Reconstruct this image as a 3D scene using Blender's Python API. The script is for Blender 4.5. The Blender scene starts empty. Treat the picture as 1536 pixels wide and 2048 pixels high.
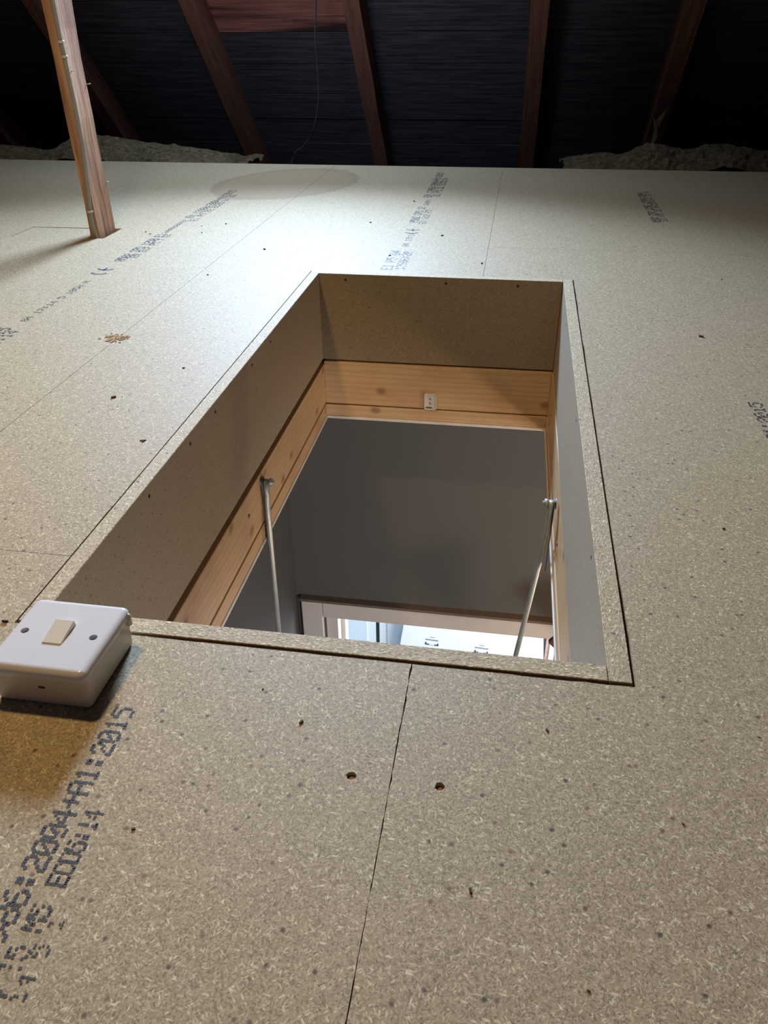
import bpy, bmesh, math, random
from mathutils import Vector, Matrix
from mathutils.geometry import tessellate_polygon
random.seed(7)
SC = bpy.context.scene
COL = SC.collection

# ------------------------------------------------------------------ camera
F, PITCH, YAW, ROLL = 1570.5, 0.5685, 0.1634, -0.0111
CAM = Vector((-0.12427, -0.49348, 0.46945))
cy_, sy_, cp_, sp_ = math.cos(YAW), math.sin(YAW), math.cos(PITCH), math.sin(PITCH)
fw = Vector((-sy_*cp_, cy_*cp_, -sp_)); rt = Vector((cy_, sy_, 0)); up = rt.cross(fw)
cr_, sr_ = math.cos(ROLL), math.sin(ROLL)
rt, up = cr_*rt + sr_*up, -sr_*rt + cr_*up
cam = bpy.data.objects.new('camera', bpy.data.cameras.new('camera'))
COL.objects.link(cam)
cam.matrix_world = Matrix(((rt.x, up.x, -fw.x, CAM.x), (rt.y, up.y, -fw.y, CAM.y), (rt.z, up.z, -fw.z, CAM.z), (0, 0, 0, 1)))
cam.data.sensor_fit = 'HORIZONTAL'; cam.data.sensor_width = 36.0
cam.data.lens = F/1536*36.0
cam.data.clip_start = 0.02
SC.camera = cam

# ------------------------------------------------------------------ world, lights, exposure
w = bpy.data.worlds.new('world'); SC.world = w; w.use_nodes = True
w.node_tree.nodes['Background'].inputs[0].default_value = (0.35, 0.55, 1.0, 1)
w.node_tree.nodes['Background'].inputs[1].default_value = 0.02
SC.view_settings.view_transform = 'Standard'; SC.view_settings.look = 'None'
SC.view_settings.exposure = 0.0; SC.view_settings.gamma = 1.0; SC.view_settings.use_curve_mapping = False

def area(name, loc, direction, sx, sy, power, color, spread=180):
    d = bpy.data.lights.new(name, 'AREA'); d.shape = 'RECTANGLE'; d.size = sx; d.size_y = sy
    d.energy = power; d.color = color; d.spread = math.radians(spread)
    o = bpy.data.objects.new(name, d); COL.objects.link(o); o.location = loc
    o.rotation_euler = Vector(direction).to_track_quat('-Z', 'Y').to_euler(); return o
def point(name, loc, power, color, r):
    d = bpy.data.lights.new(name, 'POINT'); d.energy = power; d.color = color; d.shadow_soft_size = r
    o = bpy.data.objects.new(name, d); COL.objects.link(o); o.location = loc; return o

# daylight through the roof window just above the frame
area('roof_window_daylight', (-0.85, 2.53, 1.15), (0.10, -0.95, -0.30), 0.50, 0.50, 53, (0.52, 0.73, 1.0), 97)
area('roof_window_zenith', (-1.00, 2.36, 1.16), (0.0, 0.15, -1.0), 0.30, 0.22, 7, (0.55, 0.74, 1.0), 150)
area('roof_window_sky', (-0.85, 2.53, 1.15), (0, -0.70, -0.70), 0.50, 0.50, 5.5, (0.50, 0.73, 1.0), 180)
# added cool fill from behind the viewer, brightens rafters and roof boards
area('cool_roof_fill', (-0.9, -0.1, 2.15), (0.0, 3.1, -0.75), 0.40, 0.40, 9, (0.60, 0.77, 1.0), 44)
# warm attic bulb hanging high over the hatch
sp = bpy.data.lights.new('attic_lamp', 'SPOT'); sp.energy = 32; sp.color = (1.0, 0.68, 0.30); sp.shadow_soft_size = .05
sp.spot_size = math.radians(150); sp.spot_blend = .6
spo = bpy.data.objects.new('attic_lamp', sp); COL.objects.link(spo); spo.location = (-0.76, 0.26, 1.30)
# warm wall lamp on the landing below, to the right of the opening
point('landing_lamp', (0.70, 0.62, -0.88), 14, (1.0, 0.66, 0.42), 0.07)
area('landing_fill', (0.75, -1.0, -0.55), (-0.3, 0.8, -0.5), 0.5, 0.5, 17, (1.0, 0.97, 0.93))  # added neutral fill, brightens the landing wall and architrave
# window of the room beyond the landing door
area('far_room_window', (0.9, 2.0, -1.3), (-0.75, 0.5, -0.55), 1.0, 1.0, 80, (0.80, 0.90, 1.0))

# ------------------------------------------------------------------ node helpers
class NT:
    def __init__(s, name):
        s.m = bpy.data.materials.new(name); s.m.use_nodes = True
        s.t = s.m.node_tree; s.b = s.t.nodes['Principled BSDF']
        s.pos = s.t.nodes.new('ShaderNodeNewGeometry').outputs['Position']
    def n(s, typ, **kw):
        nd = s.t.nodes.new(typ)
        for k, v in kw.items(): setattr(nd, k, v)
        return nd
    def l(s, a, b): s.t.links.new(a, b)
    def inp(s, sock, v):
        if hasattr(v, 'is_output'): s.l(v, sock)
        else:
            if isinstance(v, (tuple, list)) and len(v) == 3 and sock.type == 'RGBA': v = (*v, 1)
            sock.default_value = v
    def math(s, op, a, b=0.0, c=None, clamp=False):
        nd = s.n('ShaderNodeMath', operation=op, use_clamp=clamp)
        s.inp(nd.inputs[0], a); s.inp(nd.inputs[1], b)
        if c is not None: s.inp(nd.inputs[2], c)
        return nd.outputs[0]
    def vmath(s, op, a, b):
        nd = s.n('ShaderNodeVectorMath', operation=op); s.inp(nd.inputs[0], a); s.inp(nd.inputs[1], b); return nd.outputs[0]
    def map(s, v, rot=(0, 0, 0), scale=(1, 1, 1), loc=(0, 0, 0)):
        nd = s.n('ShaderNodeMapping'); s.inp(nd.inputs[0], v)
        nd.inputs['Rotation'].default_value = rot; nd.inputs['Scale'].default_value = scale; nd.inputs['Location'].default_value = loc
        return nd.outputs[0]
    def noise(s, v, scale, detail=2, rough=.5, dist=0):
        nd = s.n('ShaderNodeTexNoise'); s.inp(nd.inputs['Vector'], v)
        nd.inputs['Scale'].default_value = scale; nd.inputs['Detail'].default_value = detail
        nd.inputs['Roughness'].default_value = rough; nd.inputs['Distortion'].default_value = dist
        return nd.outputs
    def vor(s, v, scale, dim='2D'):
        nd = s.n('ShaderNodeTexVoronoi', voronoi_dimensions=dim); s.inp(nd.inputs['Vector'], v)
        nd.inputs['Scale'].default_value = scale; return nd.outputs
    def ramp(s, v, stops, interp='LINEAR'):
        nd = s.n('ShaderNodeValToRGB'); s.inp(nd.inputs[0], v); r = nd.color_ramp; r.interpolation = interp
        while len(r.elements) < len(stops): r.elements.new(0.5)
        for e, (p, c) in zip(r.elements, stops):
            e.position = p; e.color = (*c, 1) if len(c) == 3 else c
        return nd.outputs[0]
    def rng(s, v, a, b, c=0.0, d=1.0):
        nd = s.n('ShaderNodeMapRange', clamp=True); s.inp(nd.inputs[0], v)
        for i, x in enumerate((a, b, c, d)): nd.inputs[i+1].default_value = x
        return nd.outputs[0]
    def mix(s, f, a, b, blend='MIX'):
        nd = s.n('ShaderNodeMix', data_type='RGBA', blend_type=blend)
        s.inp(nd.inputs[0], f); s.inp(nd.inputs[6], a); s.inp(nd.inputs[7], b); return nd.outputs[2]
    def sep(s, v):
        nd = s.n('ShaderNodeSeparateXYZ'); s.inp(nd.inputs[0], v); return nd.outputs
    def comb(s, x, y, z=0.0):
        nd = s.n('ShaderNodeCombineXYZ'); s.inp(nd.inputs[0], x); s.inp(nd.inputs[1], y); s.inp(nd.inputs[2], z); return nd.outputs[0]
    def bump(s, h, strength, dist=.001):
        nd = s.n('ShaderNodeBump'); s.inp(nd.inputs['Height'], h); nd.inputs['Strength'].default_value = strength
        nd.inputs['Distance'].default_value = dist; s.l(nd.outputs[0], s.b.inputs['Normal'])
    def out(s, col, rough=.5, metal=0.0, spec=.5):
        s.inp(s.b.inputs['Base Color'], col); s.inp(s.b.inputs['Roughness'], rough)
        s.b.inputs['Metallic'].default_value = metal; s.b.inputs['Specular IOR Level'].default_value = spec
        return s.m

def plain(name, col, rough=.5, metal=0.0, spec=.5, var=.08, scale=40):
    t = NT(name); n = t.noise(t.pos, scale, 3)[0]
    c = t.mix(t.rng(n, .3, .7), tuple(x*(1-var) for x in col), tuple(min(1, x*(1+var)) for x in col))
    return t.out(c, rough, metal, spec)

def chipboard(name, axis='xy', dark=(.31, .225, .13), mid=(.63, .49, .31), pale=(.88, .74, .50), size=1.0, amount=.30,
              angles=(8, 52, 97, 141), rough=.5, stain=False, spec=.5, aniso=.30, bump=.35):
    t = NT(name); x, y, z = t.sep(t.pos)
    p = {'xy': t.comb(x, y), 'yz': t.comb(y, z), 'xz': t.comb(x, z)}[axis]
    wob = t.noise(p, 170/size, 2)[1]
    p2 = t.vmath('ADD', p, t.vmath('MULTIPLY', t.vmath('SUBTRACT', wob, (.5, .5, .5)), (.0009*size, .0009*size, 0)))
    base = t.mix(t.rng(t.noise(p, 620/size, 5, .75)[0], .36, .64), dark, mid)
    base = t.mix(t.rng(t.noise(p, 260/size, 4, .7)[0], .42, .68, 0, .55), base, tuple(q*.72 for q in dark))
    base = t.mix(t.rng(t.noise(p, 14, 3)[0], .3, .7, 0, .35), base, t.mix(.5, dark, mid))
    dens = t.rng(t.noise(p, 150/size, 3)[0], .34, .60, .15, 1)
    hgt = t.noise(p, 300/size, 3)[0]
    for i, a in enumerate(angles):
        for j, (sc, am, colr) in enumerate(((620, amount*.42, pale), (1050, amount*.55, tuple(.75*q+.25*r for q, r in zip(pale, mid))), (900, amount*.8, tuple(q*.62 for q in dark)))):
            v = t.map(t.map(p2 if j else p, rot=(0, 0, math.radians(a+13*j))), scale=(aniso, 1, 1), loc=(.37*i+.11*j, .21*j+i, 0))
            vo = t.vor(v, sc/size*(.8+.13*i))
            pick = t.math('GREATER_THAN', t.sep(vo[1])[0], 1-am*.62)
            shape = t.rng(vo[0], .46, .24)
            m = t.math('MULTIPLY', pick, shape)
            tone = t.math('MULTIPLY_ADD', t.sep(vo[1])[1], .65 if j == 0 else .5, .28)
            base = t.mix(t.math('MULTIPLY', m, t.math('MULTIPLY', dens, tone)) if j != 2 else t.math('MULTIPLY', m, .6), base, colr)
            if j == 0: hgt = t.math('ADD', hgt, t.math('MULTIPLY', m, .35))
    # odd coloured fibres
    vo = t.vor(p2, 95/size); pick = t.math('MULTIPLY', t.math('GREATER_THAN', t.sep(vo[1])[1], .93), t.rng(vo[0], .22, .08))
    base = t.mix(pick, base, t.mix(t.sep(vo[1])[2], (.10, .07, .05), (.28, .15, .10)))
    if stain:   # dried brown water ring on the boards, a mark of its own
        cx, cyy = -.868, 2.150
        ang = math.radians(-20); ca, sa = math.cos(ang), math.sin(ang)
        dx = t.math('SUBTRACT', x, cx); dy = t.math('SUBTRACT', y, cyy)
        u = t.math('DIVIDE', t.math('ADD', t.math('MULTIPLY', dx, ca), t.math('MULTIPLY', dy, sa)), .215)
        v = t.math('DIVIDE', t.math('SUBTRACT', t.math('MULTIPLY', dy, ca), t.math('MULTIPLY', dx, sa)), .285)
        r = t.math('SQRT', t.math('ADD', t.math('MULTIPLY', u, u), t.math('MULTIPLY', v, v)))
        r = t.math('ADD', r, t.math('MULTIPLY', t.math('SUBTRACT', t.noise(p, 34, 8, .8)[0], .5), .42))
        m = t.rng(r, 1.02, .97, 0, .75); edge = t.math('MULTIPLY', t.rng(r, .86, .98, 0, .3), t.rng(r, 1.03, .98))
        base = t.mix(m, base, (.36, .25, .145)); base = t.mix(edge, base, (.24, .17, .11))
    t.bump(hgt, bump, .0006*size)
    return t.out(base, rough, 0, spec)

def pine(name, axis, pale=(.74, .52, .30), deep=(.56, .34, .17), ring=24, stretch=.06):
    t = NT(name); x, y, z = t.sep(t.pos)
    p = {'x': t.comb(t.math('MULTIPLY', x, stretch), y, z), 'y': t.comb(x, t.math('MULTIPLY', y, stretch), z)}[axis]
    wv = t.n('ShaderNodeTexWave', wave_type='BANDS', bands_direction='Z'); t.inp(wv.inputs[0], p)
    wv.inputs['Scale'].default_value = ring; wv.inputs['Distortion'].default_value = 5.5
    wv.inputs['Detail'].default_value = 2.5; wv.inputs['Detail Scale'].default_value = 2.2
    c = t.mix(t.rng(wv.outputs[1], .2, 1, 0, .45), pale, deep)
    c = t.mix(t.rng(t.noise(p, 500, 3)[0], .35, .75, 0, .3), c, deep)
    along = {'x': x, 'y': y}[axis]
    c = t.mix(t.rng(t.noise(t.comb(along, z), 9, 2)[0], .48, .7, 0, .45), c, (.60, .30, .16))
    # knots
    kn = t.vor(t.comb(t.math('MULTIPLY', along, .8), t.math('MULTIPLY', z, 1.1)), 13)
    km = t.math('MULTIPLY', t.rng(kn[0], .17, .06), t.math('GREATER_THAN', t.sep(kn[1])[0], .55))
    c = t.mix(t.math('MULTIPLY', km, .75), c, (.30, .155, .07))
    t.bump(wv.outputs[1], .08, .0004)
    return t.out(c, .42, 0, .4)

def old_timber(name, a, b, axis='r', rough=.85, chips=True, scale=1.0, red=(.30, .10, .055), redamt=.4, spec=.25):
    t = NT(name); tc = t.n('ShaderNodeTexCoord').outputs['Object']; x, y, z = t.sep(tc)
    p = {'x': t.comb(t.math('MULTIPLY', x, .07), y, z), 'y': t.comb(x, t.math('MULTIPLY', y, .07), z), 'z': t.comb(x, y, t.math('MULTIPLY', z, .07))}[axis]
    n1 = t.noise(p, 60*scale, 6, .65)[0]
    c = t.mix(t.rng(n1, .36, .66), a, b)
    c = t.mix(t.rng(t.noise(p, 9*scale, 4, .6)[0], .50, .62, 0, redamt), c, red)
    c = t.mix(t.rng(t.noise(p, 240, 3, .6)[0], .55, .8, 0, .6), c, tuple(v*.35 for v in a))
    if chips:
        c = t.mix(t.math('GREATER_THAN', t.noise(p, 33*scale, 6, .7)[0], .70), c, (.55, .40, .22))
    t.bump(n1, .6, .004)
    return t.out(c, rough, 0, spec)

M = {}
M['floor'] = chipboard('chipboard_floor', stain=True, rough=.62, bump=.25, spec=.35)
M['lin_yz'] = chipboard('chipboard_lining_side', 'yz', dark=(.40, .335, .25), mid=(.51, .44, .345), pale=(.66, .57, .43), size=.7, amount=.22, rough=.55, bump=.15)
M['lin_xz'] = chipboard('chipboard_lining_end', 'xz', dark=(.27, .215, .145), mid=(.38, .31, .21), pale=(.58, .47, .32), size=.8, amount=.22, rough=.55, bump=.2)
M['rim_y'] = chipboard('chipboard_cut_edge_long', dark=(.38, .27, .15), mid=(.68, .53, .33), pale=(.95, .80, .56), size=1.15, amount=.42, angles=(70, 85, 100, 115), bump=.8, rough=.7)
M['rim_x'] = chipboard('chipboard_cut_edge_short', dark=(.38, .27, .15), mid=(.68, .53, .33), pale=(.95, .80, .56), size=1.15, amount=.42, angles=(-20, -7, 7, 20), bump=.8, rough=.7)
M['pine_x'] = pine('pine_end_board', 'x'); M['pine_y'] = pine('pine_side_board', 'y')
M['rafter'] = old_timber('old_rafter_timber', (.20, .085, .055), (.36, .16, .105), 'y', chips=False, redamt=.3)
M['post'] = old_timber('old_post_timber', (.22, .105, .06), (.62, .36, .22), 'z', chips=False, red=(.30, .12, .06), redamt=.6)
M['sarking'] = old_timber('old_sarking_timber', (.040, .042, .055), (.13, .105, .115), 'x', red=(.36, .13, .085), redamt=.0)
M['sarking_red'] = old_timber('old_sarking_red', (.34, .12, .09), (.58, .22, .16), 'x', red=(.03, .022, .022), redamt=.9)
M['trim'] = plain('white_trim', (.78, .74, .70), .4)
M['plastic'] = plain('switch_plastic', (.72, .69, .70), .22, var=.01)
M['box_plastic'] = plain('switch_box_plastic', (.66, .61, .57), .3, var=.02)
M['rocker'] = plain('rocker_plastic', (.78, .72, .62), .3, var=.01)
M['brass'] = plain('brass_screw', (.80, .68, .42), .25, 1.0)
M['steel'] = plain('zinc_steel', (.50, .54, .53), .38, .55, var=.1)
M['steel_dark'] = plain('dark_steel', (.16, .16, .155), .45, .8)
M['dark'] = plain('shadow_dark', (.03, .022, .016), .9)
M['hole'] = plain('screw_hole_brown', (.09, .05, .025), .9)
M['wallgrey'] = plain('dark_grey_wall_paint', (.135, .133, .127), .75, var=.02, scale=3)
M['wallblue'] = plain('slate_grey_wall_paint', (.115, .118, .125), .75, var=.02, scale=3)
M['arch'] = plain('architrave_paint', (.80, .76, .74), .4, var=.02)
M['archbrown'] = plain('brown_top_edge', (.20, .15, .12), .7)
M['void'] = plain('loft_void', (.03, .026, .022), .95)
M['cable'] = plain('grey_cable', (.30, .30, .30), .45, var=.04)
M['blackcable'] = plain('black_cable', (.018, .016, .018), .8)
M['clip'] = plain('cable_clip', (.62, .62, .60), .4)
M['ink'] = plain('blue_black_ink', (.055, .060, .072), .6, var=.2, scale=500)
M['whitewall'] = plain('pale_blue_wall', (.72, .80, .88), .6, var=.01)
M['whitetrim'] = plain('white_gloss_trim', (.88, .90, .92), .35, var=.01)
M['gap'] = plain('door_gap_dark', (.02, .05, .055), .7)
M['sheet'] = plain('sheet_paper_face', (.86, .87, .90), .6, var=.03, scale=8)
M['print'] = plain('sheet_print', (.05, .08, .11), .6)
M['orange'] = plain('orange_strip', (.55, .33, .26), .6)
M['brown'] = plain('dark_brown_wood', (.10, .065, .05), .5)
M['glass'] = plain('roof_window_glass', (.8, .9, 1), .05)
def insul():
    t = NT('insulation_fibre'); n = t.noise(t.pos, 60, 6, .75)[0]
    c = t.mix(t.rng(n, .35, .65), (.06, .042, .022), (.22, .165, .09)); t.bump(n, 1, .01); return t.out(c, .95, 0, .1)
M['insul'] = insul()
M['shav'] = plain('sawdust_tan', (.42, .26, .13), .9, var=.3, scale=300)

# ------------------------------------------------------------------ mesh helpers
def link(name, bm, mats, parent=None, smooth=False, recalc=True):
    if recalc: bmesh.ops.recalc_face_normals(bm, faces=bm.faces)
    me = bpy.data.meshes.new(name); bm.to_mesh(me); bm.free()
    for m in (mats if isinstance(mats, (list, tuple)) else [mats]): me.materials.append(m)
    if smooth: me.shade_smooth()
    o = bpy.data.objects.new(name, me); COL.objects.link(o); o.parent = parent; return o
def empty(name, loc=(0, 0, 0)):
    o = bpy.data.objects.new(name, None); COL.objects.link(o); o.location = loc; o.empty_display_size = .05; return o
def tag(o, label=None, cat=None, group=None, kind=None):
    for k, v in (('label', label), ('category', cat), ('group', group), ('kind', kind)):
        if v: o[k] = v
    return o
def child(o, p):     # keep world place under a parent that stands somewhere
    o.parent = p; o.matrix_parent_inverse = Matrix.Translation(-p.location); return o
def add_box(bm, x0, x1, y0, y1, z0, z1, mat=0):
    v = [bm.verts.new(p) for p in ((x0, y0, z0), (x1, y0, z0), (x1, y1, z0), (x0, y1, z0), (x0, y0, z1), (x1, y0, z1), (x1, y1, z1), (x0, y1, z1))]
    fs = [bm.faces.new([v[i] for i in q]) for q in ((3, 2, 1, 0), (4, 5, 6, 7), (0, 1, 5, 4), (1, 2, 6, 5), (2, 3, 7, 6), (3, 0, 4, 7))]
    for f in fs: f.material_index = mat
    return v, fs
def box(name, x0, x1, y0, y1, z0, z1, mat, parent=None, bev=0.0, seg=2, topmat=None):
    bm = bmesh.new(); v, fs = add_box(bm, x0, x1, y0, y1, z0, z1)
    if bev: bmesh.ops.bevel(bm, geom=bm.edges[:], offset=bev, segments=seg, affect='EDGES', profile=.5)
    mats = [mat]
    if topmat:
        mats.append(topmat)
        for f in bm.faces:
            if abs(f.normal.z) > .7 or f.calc_center_median().z > z1-1e-6: f.material_index = 1
    o = link(name, bm, mats, None)
    if parent: child(o, parent)
    return o
def slab(name, outline, holes, z0, z1, mat, parent=None):
    bm = bmesh.new(); loops = [outline]+holes
    tris = tessellate_polygon([[Vector((x, y, 0)) for x, y in l] for l in loops])
    flat = [p for l in loops for p in l]
    top = [bm.verts.new((x, y, z1)) for x, y in flat]; bot = [bm.verts.new((x, y, z0)) for x, y in flat]
    for a, b, c in tris:
        try: bm.faces.new((top[a], top[b], top[c])); bm.faces.new((bot[c], bot[b], bot[a]))
        except ValueError: pass
    i = 0
    for l in loops:
        n = len(l)
        for k in range(n):
            a, b = i+k, i+(k+1) % n; bm.faces.new((top[a], top[b], bot[b], bot[a]))
        i += n
    o = link(name, bm, mat)
    if parent: child(o, parent)
    return o
def frame_of(d):
    d = d.normalized(); a = Vector((0, 0, 1)) if abs(d.z) < .9 else Vector((1, 0, 0))
    u = d.cross(a).normalized(); return u, d.cross(u).normalized()
def tube(name, pts, r, mat, parent=None, seg=10, flat=1.0, upv=None):
    pts = [Vector(p) for p in pts]; bm = bmesh.new(); rings = []
    for i, p in enumerate(pts):
        d = (pts[min(i+1, len(pts)-1)]-pts[max(i-1, 0)]).normalized()
        if upv: u = (Vector(upv)-Vector(upv).dot(d)*d).normalized(); v = d.cross(u)
        else: u, v = frame_of(d)
        rr = r[i] if isinstance(r, (list, tuple)) else r
        rings.append([bm.verts.new(p+u*rr*flat*math.cos(2*math.pi*k/seg)+v*rr*math.sin(2*math.pi*k/seg)) for k in range(seg)])
    for a, b in zip(rings, rings[1:]):
        for k in range(seg): bm.faces.new((a[k], a[(k+1) % seg], b[(k+1) % seg], b[k]))
    bm.faces.new(rings[0][::-1]); bm.faces.new(rings[-1])
    o = link(name, bm, mat, None, smooth=True)
    if parent: child(o, parent)
    return o
def smoothpath(pts, n=5):
    out = []; P = [Vector(p) for p in pts]
    for i in range(len(P)-1):
        p0, p1, p2, p3 = P[max(i-1, 0)], P[i], P[i+1], P[min(i+2, len(P)-1)]
        for k in range(n):
            t = k/n; out.append(.5*((2*p1)+(-p0+p2)*t+(2*p0-5*p1+4*p2-p3)*t*t+(-p0+3*p1-3*p2+p3)*t**3))
    out.append(P[-1]); return out
def disc(name, c, normal, r, th, mat, parent=None, seg=14, r2=None):
    c = Vector(c); n = Vector(normal).normalized()
    return tube(name, [c, c+n*th], [r, r2 or r], mat, parent, seg)
def circle(cx, cy, r, n=12, jit=0):
    return [(cx+(r+random.uniform(-jit, jit))*math.cos(-2*math.pi*k/n), cy+(r+random.uniform(-jit, jit))*math.sin(-2*math.pi*k/n)) for k in range(n)]

# ------------------------------------------------------------------ dot-matrix printing on the boards
FONT = {'0': '01110100011001110101110011000101110', '1': '00100011000010000100001000010001110', '2': '01110100010000100110010001000011111',
        '3': '01110100010000100110000011000101110', '4': '00010001100101010010111110001000010', '5': '11111100001111000001000011000101110',
        '6': '00110010001000011110100011000101110', '7': '11111000010001000100010000100001000', '8': '01110100011000101110100011000101110',
        '9': '01110100011000101111000010001001100', 'A': '01110100011000111111100011000110001', 'B': '11110100011000111110100011000111110',
        'C': '01110100011000010000100001000101110', 'D': '11110100011000110001100011000111110', 'E': '11111100001000011110100001000011111',
        'G': '01110100011000010111100011000101110', 'M': '10001110111010110101100011000110001', 'N': '10001110011010110011100011000110001',
        'P': '11110100011000111110100001000010000', 'S': '01111100001000001110000010000111110', 'T': '11111001000010000100001000010000100',
        'V': '10001100011000110001010100101000100', 'X': '10001100010101000100010101000110001', '+': '00000001000010011111001000010000000',
        ':': '00000011000110000000011000110000000', '-': '00000000000000011111000000000000000', '/': '00001000010001000100010001000010000', ' ': '0'*35}
def printed(specs, parent, drop=.04):
    """dot print; each spec = text, x of the glyph tops, y of the last glyph's end, glyph height, pitch per glyph. Reads along +Y with tops towards -X."""
    bm = bmesh.new(); z = .00025
    for text, xt, ye, h, pitch, *rest in specs:
        dd = rest[0] if rest else drop
        dr = h/6; dc = pitch*.76/4; rad = dr*.60; y0 = ye-pitch*len(text)+pitch*.2
        for i, ch in enumerate(text):
            g = FONT[ch]
            for k, b in enumerate(g):
                if b != '1' or random.random() < dd: continue
                r_, c_ = divmod(k, 5); cx = xt+dr*r_+random.gauss(0, dr*.07); cyy = y0+i*pitch+dc*c_+random.gauss(0, dc*.07)
                q = rad*random.uniform(.85, 1.15)
                bm.faces.new([bm.verts.new((cx+q*math.cos(a*math.pi/4), cyy+q*.95*math.sin(a*math.pi/4), z)) for a in range(8)])
    o = link('printed_text', bm, M['ink'], None); child(o, parent); return o
def ce_mark(y, xt, h, parent):
    bm = bmesh.new(); z = .00025
    def arc(cy, a0, a1, R, th):
        n = 12
        for k in range(n):
            q = []
            for a, rr in ((k, R), (k+1, R), (k+1, R-th), (k, R-th)):
                t = math.radians(a0+(a1-a0)*a/n); q.append(bm.verts.new((xt+h/2+rr*math.sin(t), cy-rr*math.cos(t), z)))
            bm.faces.new(q)
    R = h/2; arc(y-.032+R, -62, 62, R, h*.14); arc(y+R, -62, 62, R, h*.14)
    q = [bm.verts.new(p) for p in ((xt+h*.44, y, z), (xt+h*.56, y, z), (xt+h*.56, y+R*.9, z), (xt+h*.44, y+R*.9, z))]; bm.faces.new(q)
    o = link('conformity_mark', bm, M['ink'], None); child(o, parent)

# ------------------------------------------------------------------ ATTIC FLOOR: chipboard panels
T = .018; g = .00035; HX0, HX1, HY0, HY1 = -.5495, .0025, -.0025, 1.1595
floor = tag(empty('floor'), 'attic floor of tongue and groove chipboard panels', None, None, 'structure')
def rect(x0, x1, y0, y1): return [(x0+g, y0+g), (x1-g, y0+g), (x1-g, y1-g), (x0+g, y1-g)]
def jag(p, q, step=.006, amp=.0003):
    a, b = Vector(p), Vector(q); n = max(2, int((b-a).length/step)); nr = Vector((-(b-a).y, (b-a).x)).normalized()
    out = []
    for k in range(n): 
        t = a+(b-a)*k/n; e = t+nr*random.uniform(-amp, amp*(.7 if math.sin(k*.37)+math.sin(k*.11+1) < .6 else 2.6)); out.append((e.x, e.y) if k else (t.x, t.y))
    return out
YE = 2.508; YN = -1.75
R0, R1, R2, R3 = -1.3825, -.7825, -.1825, .4175
hole_a, hole_b = (-.2115, -.1240), (-.1470, -.1239)
pA_near = slab('chipboard_panel', [(R1+g, YN), (R2-g, YN)] + jag((R2-g, YN), (R2-g, HY0))[1:] + [(R2-g, HY0)] + jag((R2-g, HY0), (HX0, HY0), .01, .0002)[1:] + [(HX0, HY0), (R1+g, HY0)],
               [circle(*hole_a, .0036, 14, .0005)], -T, 0, M['floor'], floor)
slab('chipboard_panel', rect(R1, HX0+g, HY0, .103), [], -T, 0, M['floor'], floor)
slab('chipboard_panel', [(R1+g, .103+g), (HX0, .103+g)]+jag((HX0, .103+g), (HX0, .73-g), .02, .0002)[1:]+[(HX0, .73-g), (R1+g, .73-g)], [], -T, 0, M['floor'], floor)
scr_far = [(-.93, 1.78), (-.975, 1.70), (-.90, 1.66)]
pA_far = slab('chipboard_panel', [(R1+g, .73), (HX0, .73), (HX0, HY1), (R2-g, HY1), (R2-g, YE), (R1+g, YE)], [], -T, 0, M['floor'], floor)
pB_near = slab('chipboard_panel', [(R2+g, YN), (R3-g, YN), (R3-g, 1.402-g), (R2+g, 1.402-g), (R2+g, HY1), (HX1, HY1)] + jag((HX1, HY1), (HX1, HY0), .02, .0004)[1:] + [(HX1, HY0)] + jag((HX1, HY0), (R2+g, HY0), .01, .0004)[1:]+[(R2+g, HY0)] + jag((R2+g, HY0), (R2+g, YN))[1:],
               [circle(*hole_b, .0036, 14, .0005)], -T, 0, M['floor'], floor)
pB_far = slab('chipboard_panel', rect(R2, R3, 1.402, YE), [], -T, 0, M['floor'], floor)
notch = [(-1.128, 1.374), (-1.372, 1.366), (-1.372, 1.472), (-1.128, 1.480)]
pC = slab('chipboard_panel', rect(R0, R1, .2, YE), [notch], -T, 0, M['floor'], floor)
slab('chipboard_panel', rect(R0, R1, YN, .2), [], -T, 0, M['floor'], floor)
slab('chipboard_panel', [(-1.3705, 1.3678), (-1.1715, 1.3742), (-1.1715, 1.4735), (-1.3705, 1.4700)], [], -T, -.0008, M['floor'], floor)
for k, (x0, x1) in enumerate(((-3.1825, -2.5825), (-2.5825, -1.9825), (-1.9825, R0), (R3, 1.0175), (1.0175, 1.6175), (1.6175, 2.2175), (2.2175, 2.8175))):
    j = (1.1, .4, .9, 1.95, .7, 1.3, .2)[k]
    slab('chipboard_panel', rect(x0, x1, YN, j), [], -T, 0, M['floor'], floor)
    slab('chipboard_panel', rect(x0, x1, j, YE), [], -T, random.choice((0, .0005)), M['floor'], floor)
printed([('EN 13986:2004+A1:2015', -.4105, -.0865, .0152, .0120, .01), ('ECD5:14', -.3885, -.1800, .0122, .0082, .10), ('P2 4 T5 M5', -.3885, -.2500, .0120, .0085, .22), ('14 5 1', -.3745, -.2560, .0095, .0085, .3)], pA_near)
def long_print(x, y0, parent, big=.020, d=.04, upto=9):
    specs = [('13986:2004+A1:2015', x-.018, y0, big, .0165, d), ('E1 P5 22 ECD5:14', x+.006, y0-.012, big*.85, .0165, d+.1),
             ('04 17:14 5 1050 M', x-.004, y0+.29, big*.6, .0150, d), ('0502 CPD 1250 E1', x-.014, y0+.70, big, .0160, d), ('EN 312 P5 T G4', x+.008, y0+.70, big*.8, .0160, d+.1),
             ('2400X600X22', x-.010, y0+.86, big*.6, .0140, d), ('EN 13986:2004+A1:2015', x-.016, y0+1.27, big, .0185, d), ('E1 P5 22 ECD5:14 33', x+.010, y0+1.20, big*.85, .0185, d+.05)]
    printed(specs[:upto], parent); ce_mark(y0+.37, x-.026, .045, parent)
long_print(-.995, .735, pC); 
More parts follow.
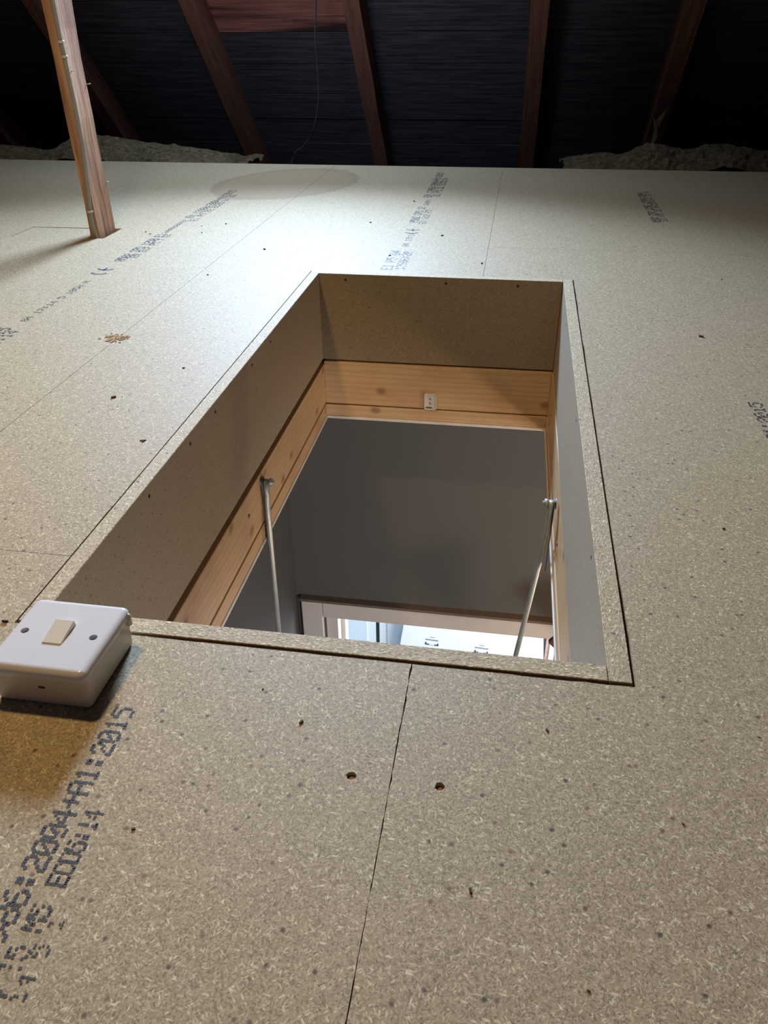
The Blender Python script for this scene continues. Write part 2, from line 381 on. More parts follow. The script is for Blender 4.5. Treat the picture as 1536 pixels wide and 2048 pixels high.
printed([('E1 P5 G4', -.402, 1.345, .022, .0200, .1), ('13986:20', -.372, 1.340, .018, .0190, .12)], pA_far); ce_mark(1.545, -.400, .042, pA_far)
printed([('04 17:14', -.384, 1.520, .014, .0170, .06), ('0502 CPD 12', -.398, 1.830, .019, .0180, .05), ('EN 312 P5', -.372, 1.790, .016, .0190, .1), ('2400X', -.386, 1.93, .012, .016, .1), ('EN 13986:2004+A1:2015', -.399, 2.385, .020, .0200, 0), ('E1 P5 22 ECD5:14', -.373, 2.285, .018, .0190, 0)], pA_far)
printed([('EN 13986:2004+A1:2015', .2185, .587, .016, .0165), ('E1 P5 22 ECD5:14', .2405, .50, .013, .0165)], pB_near)
printed([('0502 CPD 1250 13986:2004', .229, 2.10, .017, .0165, 0), ('E1 P5 22 ECD5:14 33 4', .250, 2.12, .016, .0190, 0)], pB_far)
for (hx, hy), p in ((hole_a, pA_near), (hole_b, pB_near)):
    disc('screw', (hx, hy, -.0052), (0, 0, 1), .0037, .0012, M['hole'], p, 12)
    disc('screw_head', (hx, hy, -.0041), (0, 0, 1), .0026, .0006, M['shav'], p, 12)
for hx, hy in scr_far: pass

# ------------------------------------------------------------------ HATCH LINING (chipboard)
LT = .0190; D = .190; ZT = .0015; L = 1.157; W = .547
lining = tag(empty('hatch_lining', (-W/2, L/2, 0)), 'chipboard upstand lining the rectangular loft hatch, cut edges showing', 'hatch lining')
b_l = box('lining_board', -W, -W+LT, LT, L-LT, -D, ZT, M['lin_yz'], lining, .0006, 1, M['rim_y'])
b_r = box('lining_board', -LT, 0, 0, L, -D, ZT, M['lin_yz'], lining, .0006, 1, M['rim_y'])
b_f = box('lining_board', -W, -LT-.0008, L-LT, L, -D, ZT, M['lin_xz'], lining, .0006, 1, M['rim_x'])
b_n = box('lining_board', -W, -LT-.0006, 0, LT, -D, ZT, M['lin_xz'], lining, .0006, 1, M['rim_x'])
b_l['label'] = 'left long board in shade'; b_r['label'] = 'right long board in daylight'; b_f['label'] = 'far short board'; b_n['label'] = 'near short board, only its cut top edge visible'
for x in (-.4702, -.2574, -.1094): disc('screw_hole', (x, L-LT+.0002, -.0105), (0, -1, 0), .0026, .0005, M['dark'], b_f)
for y in (.7656, .658, .4799, .3808, .2466): disc('screw_hole', (-W+LT-.0002, y, -.013), (1, 0, 0), .0024, .0005, M['dark'], b_l)
for y in (.93, .53, .20): disc('screw_hole', (-LT+.0002, y, -.016), (-1, 0, 0), .0022, .0005, M['dark'], b_r)

# ------------------------------------------------------------------ PINE HATCH FRAME
fr = tag(empty('pine_surround', (-W/2, L/2, -.3)), 'pale pine frame with white bottom trim set under the chipboard lining', 'hatch surround')
Z0, ZG, ZB = -.1945, -.2975, -.3275
XL, XR, YF, YN2 = -.5265, -.0215, L-.0205, .0215
def pine_side(x0, x1, y0, y1, mat, lab, groove, drop=0.0):
    f1 = box('pine_board', x0, x1, y0, y1, ZG+.0006, Z0-drop, mat, fr, .0012, 2); f1['label'] = lab
    f2 = box('pine_rebate', *groove, ZB, ZG-.0022, mat, fr, .001, 1)
    return f1
fF = pine_side(XL, XR, YF, L+.005, M['pine_x'], 'far pine board with knots', (XL, XR, YF-.001, L+.005))
fL = pine_side(-W-.005, XL, 0, L, M['pine_y'], 'left pine board', (-W-.005, XL+.0012, 0, L), .0075)
fR = pine_side(XR, .005, 0, L, M['pine_y'], 'right pine board', (XR-.0012, .005, 0, L))
fN = pine_side(XL, XR, -.005, YN2, M['pine_x'], 'near pine board', (XL, XR, -.005, YN2+.001))
for a in ((-.62, XL+.003, -.07, L+.07), (XR-.003, .07, -.07, L+.07), (XL+.003, XR-.003, YF-.003, L+.07), (XL+.003, XR-.003, -.07, YN2+.003)):
    box('bottom_trim', *a, -.3345, ZB-.0002, M['trim'], fr, .0008, 1)
for o_ in [c for c in bpy.data.objects if c.type == 'MESH' and c.parent == fr]:
    if min(v_.co.x for v_ in o_.data.vertices) > XR-.004:      # the right side runs slightly out of square
        for v_ in o_.data.vertices:
            if v_.co.x < 0: v_.co.x += .008*(1-v_.co.y/L)
# near-black strips paint the shade into the gap between lining and pine
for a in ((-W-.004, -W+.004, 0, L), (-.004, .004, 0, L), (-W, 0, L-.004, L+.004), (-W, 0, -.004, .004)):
    box('gap_shade_strip', *a, Z0-.009, -D-.0004, M['dark'], fr)
# small metal-white latch plate on the far board
lp = box('latch_plate', -.2973, -.2697, YF-.0022, YF+.0002, -.2975, -.2588, M['trim'], fr, .0006, 1)
for a in ((-.2973, -.2953, -.2975, -.2588), (-.2717, -.2697, -.2975, -.2588), (-.2973, -.2697, -.2975, -.2950), (-.2973, -.2697, -.2608, -.2588)):
    box('plate_rim', a[0], a[1], YF-.0052, YF-.0018, a[2], a[3], M['trim'], lp, .0005, 1)
for z in (-.2705, -.2815): disc('screw', (-.2830, YF-.0022, z), (0, -1, 0), .0030, .0016, M['steel'], lp)
box('plate_slot', -.2930, -.2790, YF-.0035, YF-.0020, -.2938, -.2912, M['brass'], lp)
disc('frame_screw', (XL+.0002, .557, -.2395), (1, 0, 0), .0032, .0012, M['steel_dark'], fL)
disc('frame_screw', (XR-.0002, .533, -.2300), (-1, 0, 0), .0032, .0012, M['steel_dark'], fR)
disc('frame_screw', (XR-.0002, 1.02, -.24), (-1, 0, 0), .0022, .0008, M['steel_dark'], fR)

# ------------------------------------------------------------------ STAY ARMS
def stay(side, piv, far, label):
    piv, far = Vector(piv), Vector(far); s = 1 if side == 'L' else -1
    face = XL if side == 'L' else XR
    root = tag(empty('stay_arm', piv), label, 'stay arm', 'steel stay arms of the hatch')
    d = (far-piv).normalized(); n = Vector((s, 0, 0))
    knee = piv+Vector((s*.001, -.004, -.046)); 
    path = [piv+Vector((0, .001, .006)), piv+Vector((s*.0005, 0, -.022)), knee, far]
    tube('rod', path, [.0062, .0062, .0058, .0050], M['steel'], root, 12, .8, (1, 0, 0))
    # flat hanger plate with rounded eye behind the rod
    tube('hanger_plate', [piv+Vector((-s*.0045, .0005, .010)), piv+Vector((-s*.0045, .0005, 0)), piv+Vector((-s*.004, -.001, -.05)), piv+Vector((-s*.003, -.006, -.13))], [.0068, .0085, .0062, .005], M['steel_dark'], root, 12, .16, (1, 0, 0))
    p0 = Vector((face, piv.y+.004, piv.z)); 
    disc('bolt', p0, (s, 0, 0), .0036, abs(piv.x-face)+.014, M['steel'], root, 12)
    disc('nut', p0+n*(abs(piv.x-face)+.005), (s, 0, 0), .0075, .006, M['steel'], root, 6)
    disc('washer', p0+n*.0002, (s, 0, 0), .0092, .0015, M['steel'], root, 16)
    return root
stay('L', (-.5180, .634, -.2205), (-.4590, .430, -.90), 'left steel stay arm bolted to the shaded pine board beside the switch side')
stay('R', (-.0300, .634, -.2210), (-.1290, .424, -.90), 'right steel stay arm bolted to the sunlit pine board of the hatch')

# ------------------------------------------------------------------ LIGHT SWITCH
sx0, sx1, sy0, sy1 = -.5125, -.4265, -.0945, -.0085
sw = tag(empty('light_switch', ((sx0+sx1)/2, (sy0+sy1)/2, 0)), 'off-white single rocker light switch on a surface box at the hatch corner', 'switch')
def rounded_block(x0, x1, y0, y1, zs, r, seg=6):
    """stack of rounded rectangles; zs = list of (z, inset)"""
    bm = bmesh.new(); rings = []
    for z, ins in zs:
        rr = max(.0008, r-ins); ring = []
        for cx, cy, a0 in ((x1-ins-rr, y1-ins-rr, 0), (x0+ins+rr, y1-ins-rr, 90), (x0+ins+rr, y0+ins+rr, 180), (x1-ins-rr, y0+ins+rr, 270)):
            for k in range(seg+1):
                a = math.radians(a0+90*k/seg); ring.append(bm.verts.new((cx+rr*math.cos(a), cy+rr*math.sin(a), z)))
        rings.append(ring)
    for a, b in zip(rings, rings[1:]):
        for k in range(len(a)): bm.faces.new((a[k], a[(k+1) % len(a)], b[(k+1) % len(a)], b[k]))
    bm.faces.new(rings[0][::-1]); bm.faces.new(rings[-1]); return bm
def smooth_by_angle(o, ang=35):
    o.data.shade_smooth()
    for p in o.data.polygons: p.use_smooth = True
    bm = bmesh.new(); bm.from_mesh(o.data)
    for e in bm.edges:
        if len(e.link_faces) == 2 and e.calc_face_angle(0) > math.radians(ang): e.smooth = False
    bm.to_mesh(o.data); bm.free(); return o
pz = .0395; rs = .0050
zs = [(.0292, .0008), (.0300, .0002), (.0338, 0)]+[(pz-rs+rs*math.sin(math.radians(a)), rs*(1-math.cos(math.radians(a)))*1.25) for a in (15, 30, 45, 60, 75, 90)]
# plate face with holes: top cap replaced by slab ring so the screw recesses are real
bm = rounded_block(sx0, sx1, sy0, sy1, zs, .0065)
bm.faces.ensure_lookup_table(); capf = max(bm.faces, key=lambda f: f.calc_center_median().z); cap = [tuple(v.co.xy) for v in capf.verts]
bm.faces.remove(capf)
cxs, cys = (sx0+sx1)/2, (sy0+sy1)/2
holes = [circle(cxs-.0302, cys, .0034, 16), circle(cxs+.0302, cys, .0034, 16)]
tr = tessellate_polygon([[Vector((x, y, 0)) for x, y in l] for l in [cap]+holes]); flat = [p for l in [cap]+holes for p in l]
tv = [bm.verts.new((x, y, pz)) for x, y in flat]
for a, b, c in tr: bm.faces.new((tv[a], tv[b], tv[c]))
i = len(cap)
for h in holes:
    n = len(h); low = [bm.verts.new((x, y, pz-.004)) for x, y in h]
    for k in range(n): bm.faces.new((tv[i+k], tv[i+(k+1) % n], low[(k+1) % n], low[k]))
    i += n
bmesh.ops.remove_doubles(bm, verts=bm.verts, dist=1e-6)
plate = child(smooth_by_angle(link('face_plate', bm, M['plastic'])), sw)
for s in (-1, 1):
    hx = cxs+s*.0302
    sc = disc('plate_screw', (hx, cys, pz-.0040), (0, 0, 1), .0031, .0012, M['brass'], plate, 14, .0026)
    box('screw_slot', hx-.0022, hx+.0022, cys-.0004, cys+.0004, pz-.0029, pz-.0027, M['dark'], plate)
bm = bmesh.new()    # rocker: raised at its far end
rx0, rx1, ry0, ry1 = cxs-.0085, cxs+.0085, cys-.0125, cys+.0135
P8 = [(rx0, ry0, pz-.001), (rx1, ry0, pz-.001), (rx1, ry1, pz-.001), (rx0, ry1, pz-.001), (rx0, ry0, pz+.0007), (rx1, ry0, pz+.0007), (rx1, ry1-.001, pz+.0048), (rx0, ry1-.001, pz+.0048)]
v = [bm.verts.new(p) for p in P8]
for q in ((3, 2, 1, 0), (4, 5, 6, 7), (0, 1, 5, 4), (1, 2, 6, 5), (2, 3, 7, 6), (3, 0, 4, 7)): bm.faces.new([v[i] for i in q])
bmesh.ops.bevel(bm, geom=[e for e in bm.edges if max(p.co.z for p in e.verts) > pz], offset=.0005, segments=2, affect='EDGES')
child(link('rocker', bm, M['rocker']), sw)
bxi = .0012
bm = rounded_block(sx0+bxi, sx1-bxi, sy0+bxi, sy1-bxi, [(.0008, .0022), (.003, .0012), (.0288, 0), (.0292, .0006)], .0060)
bxo = child(smooth_by_angle(link('back_box', bm, M['box_plastic'])), sw)
box('knockout_slot', cxs+.0005, cxs+.0055, sy0+bxi-.0003, sy0+bxi+.0003, .0195, .0212, M['hole'], bxo)
for x, y, z in ((-.4273, -.0150, .0300),):
    tube('box_lug', [(x, y, z-.006), (x, y, z+.004), (x, y, z+.0055)], [.0026, .0026, .0012], M['box_plastic'], bxo, 12)

# ------------------------------------------------------------------ POST, CABLE
post = empty('wooden_post', (-1.155, 1.42, -.05))
tag(post, 'rough orange-brown wooden post standing through a notch in the floor', 'post')
bm = bmesh.new(); n = 34; zz = [-.10+(1.95+.10)*k/n for k in range(n+1)]; rings = []
for z in zz:
    def jx(a): return .0022*math.sin(z*a*5+a)+.0012*math.sin(z*a*17)
    rings.append([bm.verts.new(p) for p in ((-1.169+jx(1.1), 1.385, z), (-1.1425+jx(2.3)*.5, 1.383, z), (-1.1415+jx(3.1)*.6, 1.386, z), (-1.1405+jx(1.7), 1.463, z), (-1.169+jx(.8), 1.464, z))])
for a, b in zip(rings, rings[1:]):
    for k in range(5): bm.faces.new((a[k], a[(k+1) % 5], b[(k+1) % 5], b[k]))
bm.faces.new(rings[0][::-1]); bm.faces.new(rings[-1])
child(link('timber', bm, M['post']), post)
for y, z in ((1.463, .33), (1.464, .115), (1.40, .36)): tube('nail', [(-1.142, y, z), (-1.134, y+.003, z+.001)], .0012, M['steel'], post, 6)
cp = smoothpath([(-1.1600, 1.379, 1.2), (-1.1540, 1.379, .75), (-1.1405, 1.377, .52), (-1.1400, 1.377, .43), (-1.1385, 1.377, .40), (-1.1375, 1.377, .344), (-1.1365, 1.377, .304), (-1.1365, 1.377, .253), (-1.138, 1.378, .20), (-1.1425, 1.378, .146), (-1.1480, 1.379, .089), (-1.1510, 1.379, .063), (-1.1510, 1.379, .031), (-1.1475, 1.379, .001), (-1.146, 1.380, -.03)], 4)
cable = tube('electric_cable', cp, .0052, M['cable'], None, 12, .62, (0, 1, 0))
tag(cable, 'grey flat electric cable clipped down the front edge of the post', 'cable')
for x, z in ((-1.139, .418), (-1.1375, .39), (-1.1507, .063)):
    tube('cable_clip', [(x, 1.3765, z-.0025), (x, 1.3765, z+.0025)], .0072, M['clip'], cable, 10, .8, (0, 1, 0))
hc = tube('loose_wire', smoothpath([(-.93, 2.98, 1.0), (-.936, 2.99, .7), (-.941, 3.0, .505), (-.952, 3.0, .383), (-.948, 3.0, .237), (-.954, 3.0, .148), (-.982, 3.0, .046), (-1.029, 3.0, -.011), (-1.063, 3.0, -.033), (-1.10, 3.0, -.12)], 4), .0032, M['blackcable'], None, 8)
tag(hc, 'thin dark wire hanging loose in front of the roof boards, curling left', 'wire')

# ------------------------------------------------------------------ ROOF (45 degree pitch)
S2 = math.sqrt(.5)
YR = 3.56                     # inner faces of the rafters lie on y + z = YR
def rp(x, s, d):              # s = distance up the slope from z=0, d = outward depth from rafter face
    return (x, YR - s*S2 + d*S2, s*S2 + d*S2)
def slope_box(name, x0, x1, s0, s1, d0, d1, mat, parent=None, flip=False, bev=0.0, jit=0.0, cuts=1):
    """box in slope coordinates; its own axes: X across, Y up the slope, Z outward"""
    bm = bmesh.new(); add_box(bm, x0, x1, s0, s1, d0, d1)
    if cuts > 1:
        bmesh.ops.subdivide_edges(bm, edges=[e for e in bm.edges if abs((e.verts[0].co-e.verts[1].co).x) > (x1-x0)*.5 or abs((e.verts[0].co-e.verts[1].co).y) > (s1-s0)*.9 and (s1-s0) > (x1-x0)], cuts=cuts, use_grid_fill=True)
        for vv in bm.verts: vv.co += Vector((random.uniform(-jit, jit), random.uniform(-jit, jit), random.uniform(-jit, jit)*.4))
    if bev: bmesh.ops.bevel(bm, geom=bm.edges[:], offset=bev, segments=1, affect='EDGES')
    o = link(name, bm, mat)
    a = Vector((1, 0, 0)); b = Vector((0, -S2, S2)); c = Vector((0, S2, S2))
    o.matrix_world = Matrix(((a.x, b.x, c.x, 0), (a.y, b.y, c.y, YR), (a.z, b.z, c.z, 0), (0, 0, 0, 1)))
    if flip: o.matrix_world = Matrix(((1, 0, 0, 0), (0, -1, 0, 2*.60), (0, 0, 1, 0), (0, 0, 0, 1))) @ o.matrix_world
    if parent: o.parent = parent
    return o
roof = tag(empty('ceiling'), 'sloping underside of the roof clad in dark horizontal timber boards', None, None, 'structure')
RD = .115
WX0, WX1, WS0, WS1 = -1.16, -.54, 1.20, 2.05       # roof window opening
s = -.79; k = 0
while s < 4.1:
    wd = (.176, .168, .184)[k % 3]; dd = random.uniform(0, .007)
    mat = M['sarking']
    segs = [(-3.2, 2.9)]
    if s+wd > WS0 and s < WS1: segs = [(-3.2, WX0), (WX1, 2.9)]
    for x0, x1 in segs:
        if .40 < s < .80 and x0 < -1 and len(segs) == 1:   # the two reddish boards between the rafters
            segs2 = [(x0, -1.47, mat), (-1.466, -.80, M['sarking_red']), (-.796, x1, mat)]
        else: segs2 = [(x0, x1, mat)]
        for a0, a1, mm in segs2:
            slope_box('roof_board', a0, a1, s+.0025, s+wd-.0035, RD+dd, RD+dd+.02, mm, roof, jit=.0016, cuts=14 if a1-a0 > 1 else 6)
    s += wd; k += 1
for s0 in range(12):
    slope_box('roof_board', -3.2, 2.9, -.4+s0*.4, -.003+s0*.4, RD, RD+.02, M['sarking'], roof, flip=True)
RX = [(-2.84, .065), (-2.182, .065), (-1.515, .063), (-.852, .066), (-.130, .070), (.437, .068), (1.10, .066), (1.76, .066)]
labels = ['far left rafter hidden in shadow', 'reddish rafter passing behind the top of the upright post', 'wide-looking rafter right of the post, its right side lit', 'red-brown rafter left of picture centre lit along its left edge',
          'reddish rafter right of the hanging wire and above the floor seam', 'very dark rafter at right, barely visible', 'rafter hidden in the dark right corner', 'outermost rafter at the right gable']
for i, ((x, wdt), lab) in enumerate(zip(RX, labels)):
    top = WS0-.06 if i == 3 else 4.0
    if i in (1, 2, 3, 4, 5):
        o = slope_box('rafter', x, x+wdt, -.7, top, 0, RD-.001, M['rafter'], None, jit=.0016, cuts=16)
        tag(o, lab, 'rafter', 'sloping rafters under the roof boards')
    else:
        o = slope_box('rafter', x, x+wdt, -.7, top, 0, RD-.001, M['rafter'], roof)
if True:   # trimmer and roof window out of frame
    tr_ = slope_box('roof_trimmer', RX[2][0]+RX[2][1], RX[4][0], WS0-.058, WS0-.002, 0, RD-.001, M['rafter'], roof)
    wn = tag(empty('window_1'), None, None, None, 'structure')
    for a in ((WX0, WX0+.05, WS0, WS1), (WX1-.05, WX1, WS0, WS1), (WX0+.05, WX1-.05, WS0, WS0+.05), (WX0+.05, WX1-.05, WS1-.05, WS1)):
        slope_box('window_frame', *a, RD-.01, RD+.05, M['whitetrim'], wn)
    slope_box('window_pane', WX0+.05, WX1-.05, WS0+.05, WS1-.05, RD+.035, RD+.04, M['glass'], wn)
for nm, x in (('wall_left', -3.22), ('wall_right', 2.92)):
    tag(box(nm, x-.05, x+.05, -3.4, 4.6, -.4, 3.2, M['void']), None, None, None, 'structure')
# loft void below and beyond the boards: plasterboard ceiling of the storey below, with the hatch cut out
tag(slab('ceiling_landing', [(-3.2, -2.8), (2.9, -2.8), (2.9, 4.3), (-3.2, 4.3)], [[(-W-.02, -.02), (-W-.02, L+.02), (.02, L+.02), (.02, -.02)]], -.326, -.30, M['void']), None, None, None, 'structure')
for j, x in enumerate((-2.9, -2.3, -1.72, -1.28, -.60, .03, .62, 1.22, 1.82, 2.4)):
    box('joist', x, x+.045, -2.2, 2.49, -.21, -T-.002, M['rafter'], floor)

# insulation heaps beyond the far edge of the boards
def heap(name, x0, x1, y0, y1, hf, label, seed):
    rnd = random.Random(seed); nx, ny = 90, 22; bm = bmesh.new(); V = {}
    ph = [(rnd.uniform(8, 60), rnd.uniform(8, 60), rnd.uniform(0, 6), 1) for _ in range(16)]
    for i in range(nx+1):
        for j in range(ny+1):
            x = x0+(x1-x0)*i/nx; y = y0+(y1-y0)*j/ny; t = j/ny
            h = hf((x-x0)/(x1-x0))*math.sin(math.pi*min(1, t*1.2+.08))**.6
            r = sum(math.sin(a*x+c)*math.sin(b*y+c*2)/(1+.04*a) for a, b, c, _ in ph)
            V[i, j] = bm.verts.new((x+rnd.uniform(-.004, .004), y+rnd.uniform(-.006, .006), -.04+h+.004*r+rnd.uniform(-.004, .004)))
    for i in range(nx):
        for j in range(ny): bm.faces.new((V[i, j], V[i+1, j], V[i+1, j+1], V[i, j+1]))
    # stray fibres
    for _ in range(260):
        i = rnd.randrange(nx); j = rnd.randrange(ny); p = V[i, j].co; d = Vector((rnd.uniform(-1, 1), rnd.uniform(-1, 1), rnd.uniform(.2, 1))).normalized()*rnd.uniform(.006, .02)
        q = d.cross(Vector((0, 1, 0))).normalized()*.0012
        bm.faces.new([bm.verts.new(c) for c in (p-q, p+q, p+d)])
    o = link(name, bm, M['insul']); tag(o, label, 'insulation', None, 'stuff'); return o
heap('insulation', -3.1, -1.17, 2.53, 2.95, lambda t: .052+.05*math.exp(-((t-.72)/.10)**2)*1.0+.010*math.sin(t*31) - (.03 if t > .97 else 0), 'low ragged heap of brown loft insulation behind the post', 3)
heap('insulation', .03, 1.6, 2.53, 3.0, lambda t: .035+.05*min(1, t*5)*(1+.18*math.sin(t*40)), 'dark greenish heap of loft insulation beyond the right end of the floor', 5)
bm = bmesh.new()
for a, b, c in (((.33, 2.70, .03), (.342, 2.70, .135), (.352, 2.70, .08)), ((.342, 2.70, .135), (.375, 2.705, .175), (.35, 2.70, .11)), ((.342, 2.70, .13), (.328, 2.70, .14), (.338, 2.70, .10))):
    vs = [bm.verts.new(p) for p in (a, b, c)]; f = bm.faces.new(vs)
r_ = bmesh.ops.extrude_face_region(bm, geom=bm.faces[:]); [setattr(v_, 'co', v_.co+Vector((0, .003, 0))) for v_ in r_['geom'] if isinstance(v_, bmesh.types.BMVert)]
tag(link('insulation_scrap', bm, M['insul']), 'pale scrap sticking up above the insulation at far right', 'scrap')

# wood crumbs on the floor
def crumbs(name, cx, cy, spread, n, size, mat, label, cat, seed):
    rnd = random.Random(seed); bm = bmesh.new()
    for _ in range(n):
        x, y = cx+rnd.gauss(0, spread[0]), cy+rnd.gauss(0, spread[1]); a = rnd.uniform(0, 3.14); l, w_, h = size*rnd.uniform(.5, 1.5), size*.35, size*.3
        vs, fs = add_box(bm, -l, l, -w_, w_, 0, h)
        for q in vs:
            q.co = Vector((x+q.co.x*math.cos(a)-q.co.y*math.sin(a), y+q.co.x*math.sin(a)+q.co.y*math.cos(a), .0002+q.co.z*rnd.uniform(.6, 1.2)))
    o = link(name, bm, mat); tag(o, label, cat, None, 'stuff'); return o
M['shav'] = plain('sawdust_tan', (.42, .26, .13), .9, var=.3, scale=300)
crumbs('wood_shavings', -.785, .712, (.011, .009), 60, .0030, M['shav'], 'small tan pinch of wood shavings at the corner of two board joints left of the hatch', 'wood shavings', 4)
crumbs('floor_debris', -.583, .356, (.0025, .0006), 3, .0028, M['dark'], 'tiny black splinter lying on the boards left of the hatch', 'splinter', 8)
rnd = random.Random(21); bm = bmesh.new()
for x, y in ((-.93, 1.53), (-.875, 1.56), (-.905, 1.46), (-.19, 1.26), (-.40, 1.30), (.01, 2.28), (-.50, 1.62), (-.30, 1.50), (-.76, 1.10), (-.70, 1.32), (-.12, -.20), (-.30, -.05), (-.35, -.19), (-.26, -.08), (.02, -.13), (-.05, -.25), (-1.05, 1.45), (-1.03, 1.43), (-.62, .60), (-.68, .48), (.12, .25), (.2, .85), (-.42, 1.9), (-.07, -.06), (.3, 1.2)):
    vs, fs = add_box(bm, -1, 1, -.5, .5, 0, .6)
    sz = rnd.uniform(.0008, .0018)*(1 if y < .3 else 2.0); a = rnd.uniform(0, 3)
    for q in vs: q.co = Vector((x+sz*(q.co.x*math.cos(a)-q.co.y*math.sin(a)), y+sz*(q.co.x*math.sin(a)+q.co.y*math.cos(a)), .0002+q.co.z*sz))
tag(link('floor_debris', bm, M['hole']), 'dark specks of grit scattered over the chipboard floor', 'grit', None, 'stuff')
box('seam_splinter', -.5610, -.5555, -.0036, -.0022, .0002, .0022, M['hole'], floor)

# ------------------------------------------------------------------ LANDING BELOW
WY = 1.25; ZF = -3.10
def st(name, *a): return tag(box(name, *a), None, None, None, 'structure')
DX0, DX1, DZ = -.5547, .200, -1.0427             # doorway in the landing wall
wb = tag(empty('wall_back'), None, None, None, 'structure')
box('plaster', -.80, DX0-.035, WY, WY+.12, ZF, -.3265, M['wallgrey'], wb)
box('plaster', DX1+.035, 1.6, WY, WY+.12, ZF, -.3265, M['wallgrey'], wb)
box('plaster', DX0-.035, DX1+.035, WY, WY+.12, DZ+.035, -.3265, M['wallgrey'], wb)
st('wall_landing_left', -.80, -.672, -2.0, WY, ZF, -.3265, M['wallblue'])
st('wall_landing_right', 1.5, 1.6, -2.0, WY, ZF, -.3265, M['wallgrey'])
st('wall_landing_front', -.80, 1.6, -2.1, -2.0, ZF, -.3265, M['wallgrey'])
st('floor_landing', -2.4, 2.6, -2.1, 4.4, ZF-.05, ZF, plain('landing_floor', (.35, .33, .31), .6))
d1 = tag(empty('door_1'), 'painted door frame with wide architrave', None, None, 'structure')
AX0 = -.6564; AZ = -.9745
def arch_v(x0, x1): 
    box('architrave', x0, x1, WY-.020, WY, ZF, AZ, M['arch'], d1, .003, 2)
arch_v(AX0, AX0+.062); arch_v(DX1+.040, DX1+.102)
box('architrave', AX0+.0625, DX1+.0395, WY-.020, WY, DZ+.012, AZ, M['arch'], d1, .003, 2)
box('architrave_top', AX0-.002, DX1+.104, WY-.024, WY+.0, AZ+.0004, AZ+.009, M['archbrown'], d1)
box('jamb', DX0-.034, DX0, WY+.001, WY+.118, ZF, DZ, M['arch'], d1); box('jamb', DX1, DX1+.034, WY+.001, WY+.118, ZF, DZ, M['arch'], d1)
box('jamb_head', DX0-.034, DX1+.034, WY+.001, WY+.118, DZ, DZ+.034, M['arch'], d1)
box('door_stop', DX0, DX0+.012, WY+.045, WY+.085, ZF, DZ-.0125, M['arch'], d1); box('door_stop', DX0, DX1, WY+.045, WY+.085, DZ-.012, DZ, M['arch'], d1)
# room beyond
FY = 2.80
st('wall_room_back', -2.4, 2.6, FY+.10, FY+.20, ZF, -.33, M['whitewall'])
st('wall_room_left', -2.4, -2.3, WY+.12, FY+.1, ZF, -.33, M['whitewall']); st('wall_room_right', 2.5, 2.6, WY+.12, FY+.1, ZF, -.33, M['whitewall'])
st('wall_room_front', -2.4, -.80, WY, WY+.12, ZF, -.33, M['whitewall']); st('wall_room_front', 1.6, 2.6, WY, WY+.12, ZF, -.33, M['whitewall'])
cb = tag(empty('cupboard', (-.9, FY, ZF)), 'white panelled cupboard doors with a dark gap, seen through the doorway', 'cupboard')
def doorleaf(x0, x1):
    lf = box('door', x0, x1, FY+.03, FY+.06, ZF+.05, -1.4, M['whitetrim'], cb, .002, 1)
    for a, b in ((x0+.045, x1-.045),): box('door_panel', a, b, FY+.022, FY+.0298, ZF+.15, -1.5, M['whitewall'], lf, .003, 1)
doorleaf(-.965, -.728); doorleaf(-.706, -.40)
doorleaf(-1.25, -.972)
box('gap_backing', -.728, -.706, FY+.05, FY+.06, ZF+.05, -1.4, M['gap'], cb)
box('cupboard_body', -1.26, -.38, FY+.061, FY+.099, ZF, -1.35, M['gap'], cb)
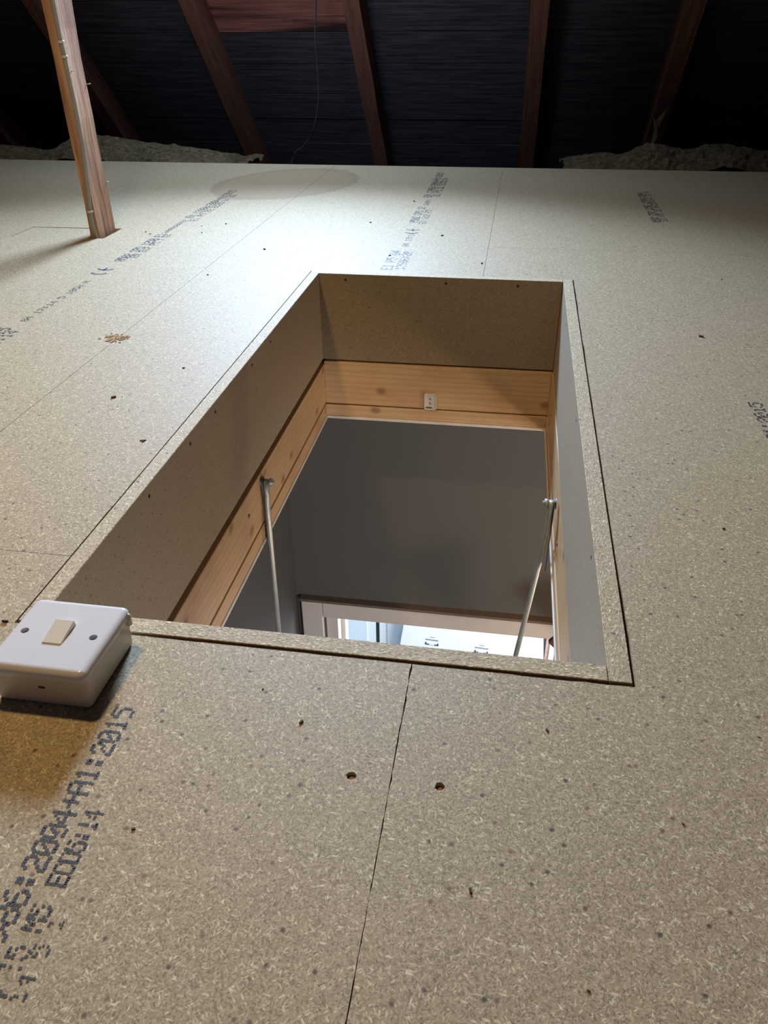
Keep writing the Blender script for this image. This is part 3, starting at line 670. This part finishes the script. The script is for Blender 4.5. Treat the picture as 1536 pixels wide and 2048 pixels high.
# sheet leaning on the cupboard
sh = empty('plasterboard_sheet', (-.2, FY-.02, ZF)); tag(sh, 'pale plasterboard sheet with two small black printed logos beyond the doorway', 'plasterboard')
bm = bmesh.new(); y0s, y1s = FY-.035, FY-.022
pl = [(-.545, -2.25), (.1800, -2.22), (.2640, ZF+.002), (-.655, ZF+.002)]
lo = [bm.verts.new((x, y0s, z)) for x, z in pl]; hi = [bm.verts.new((x, y1s, z)) for x, z in pl]
bm.faces.new(lo); bm.faces.new(hi[::-1])
for k in range(4): bm.faces.new((lo[k], lo[(k+1) % 4], hi[(k+1) % 4], hi[k]))
child(link('sheet_face', bm, M['sheet']), sh)
for cx, cz in ((-.4015, -2.462), (-.1290, -2.485)):
    bm = bmesh.new(); yy = y0s-.0004; a_ = -.06
    def q2(pts):
        bm.faces.new([bm.verts.new((cx+x*math.cos(a_)-z*math.sin(a_), yy, cz+x*math.sin(a_)+z*math.cos(a_))) for x, z in pts])
    for s in (-1, 1):
        q2([(s*.037, -.030), (s*.013, -.030), (s*.016, -.018), (s*.026, -.022), (s*.033, -.006), (s*.039, -.020)])
    q2([(-.012, -.030), (.012, -.030), (.012, -.027), (-.012, -.027)])
    for k in range(11):                    # upside-down wordmark row and a smaller row above it
        x = -.036+k*.0066; q2([(x, .004), (x+.0044, .004), (x+.0044, .004+random.choice((.008, .011))), (x, .013)])
    for k in range(7):
        x = -.014+k*.004; q2([(x, .026), (x+.0026, .026), (x+.0026, .031), (x, .031)])
    child(link('printed_logo', bm, M['print']), sh)
bd = empty('timber_strip', (.235, FY, ZF)); tag(bd, 'narrow orange-stained strip beside the right edge of the plasterboard sheet', 'strip')
child(box('orange_face', .2135, .2330, FY-.01, FY+.03, ZF, -2.0, M['orange']), bd)
child(box('white_edge', .2335, .262, FY-.018, FY+.03, ZF, -2.0, M['whitetrim']), bd)
st('trim_1', .2625, .55, FY-.02, FY+.09, ZF, -1.9, M['wallgrey'])
# brown corner poking into view beside the doorway
bm = bmesh.new()
pts = [(.0348, -.842), (.0505, -.8205), (.1505, -.7805), (.1505, -.960), (.055, -.8622)]
lo = [bm.verts.new((x, 1.0, z)) for x, z in pts]; hi = [bm.verts.new((x, 1.012, z)) for x, z in pts]
bm.faces.new(lo); bm.faces.new(hi[::-1])
for k in range(5): bm.faces.new((lo[k], lo[(k+1) % 5], hi[(k+1) % 5], hi[k]))
tag(link('wooden_board', bm, M['brown']), 'dark brown wooden corner showing under the right pine board, before the doorway', 'board')
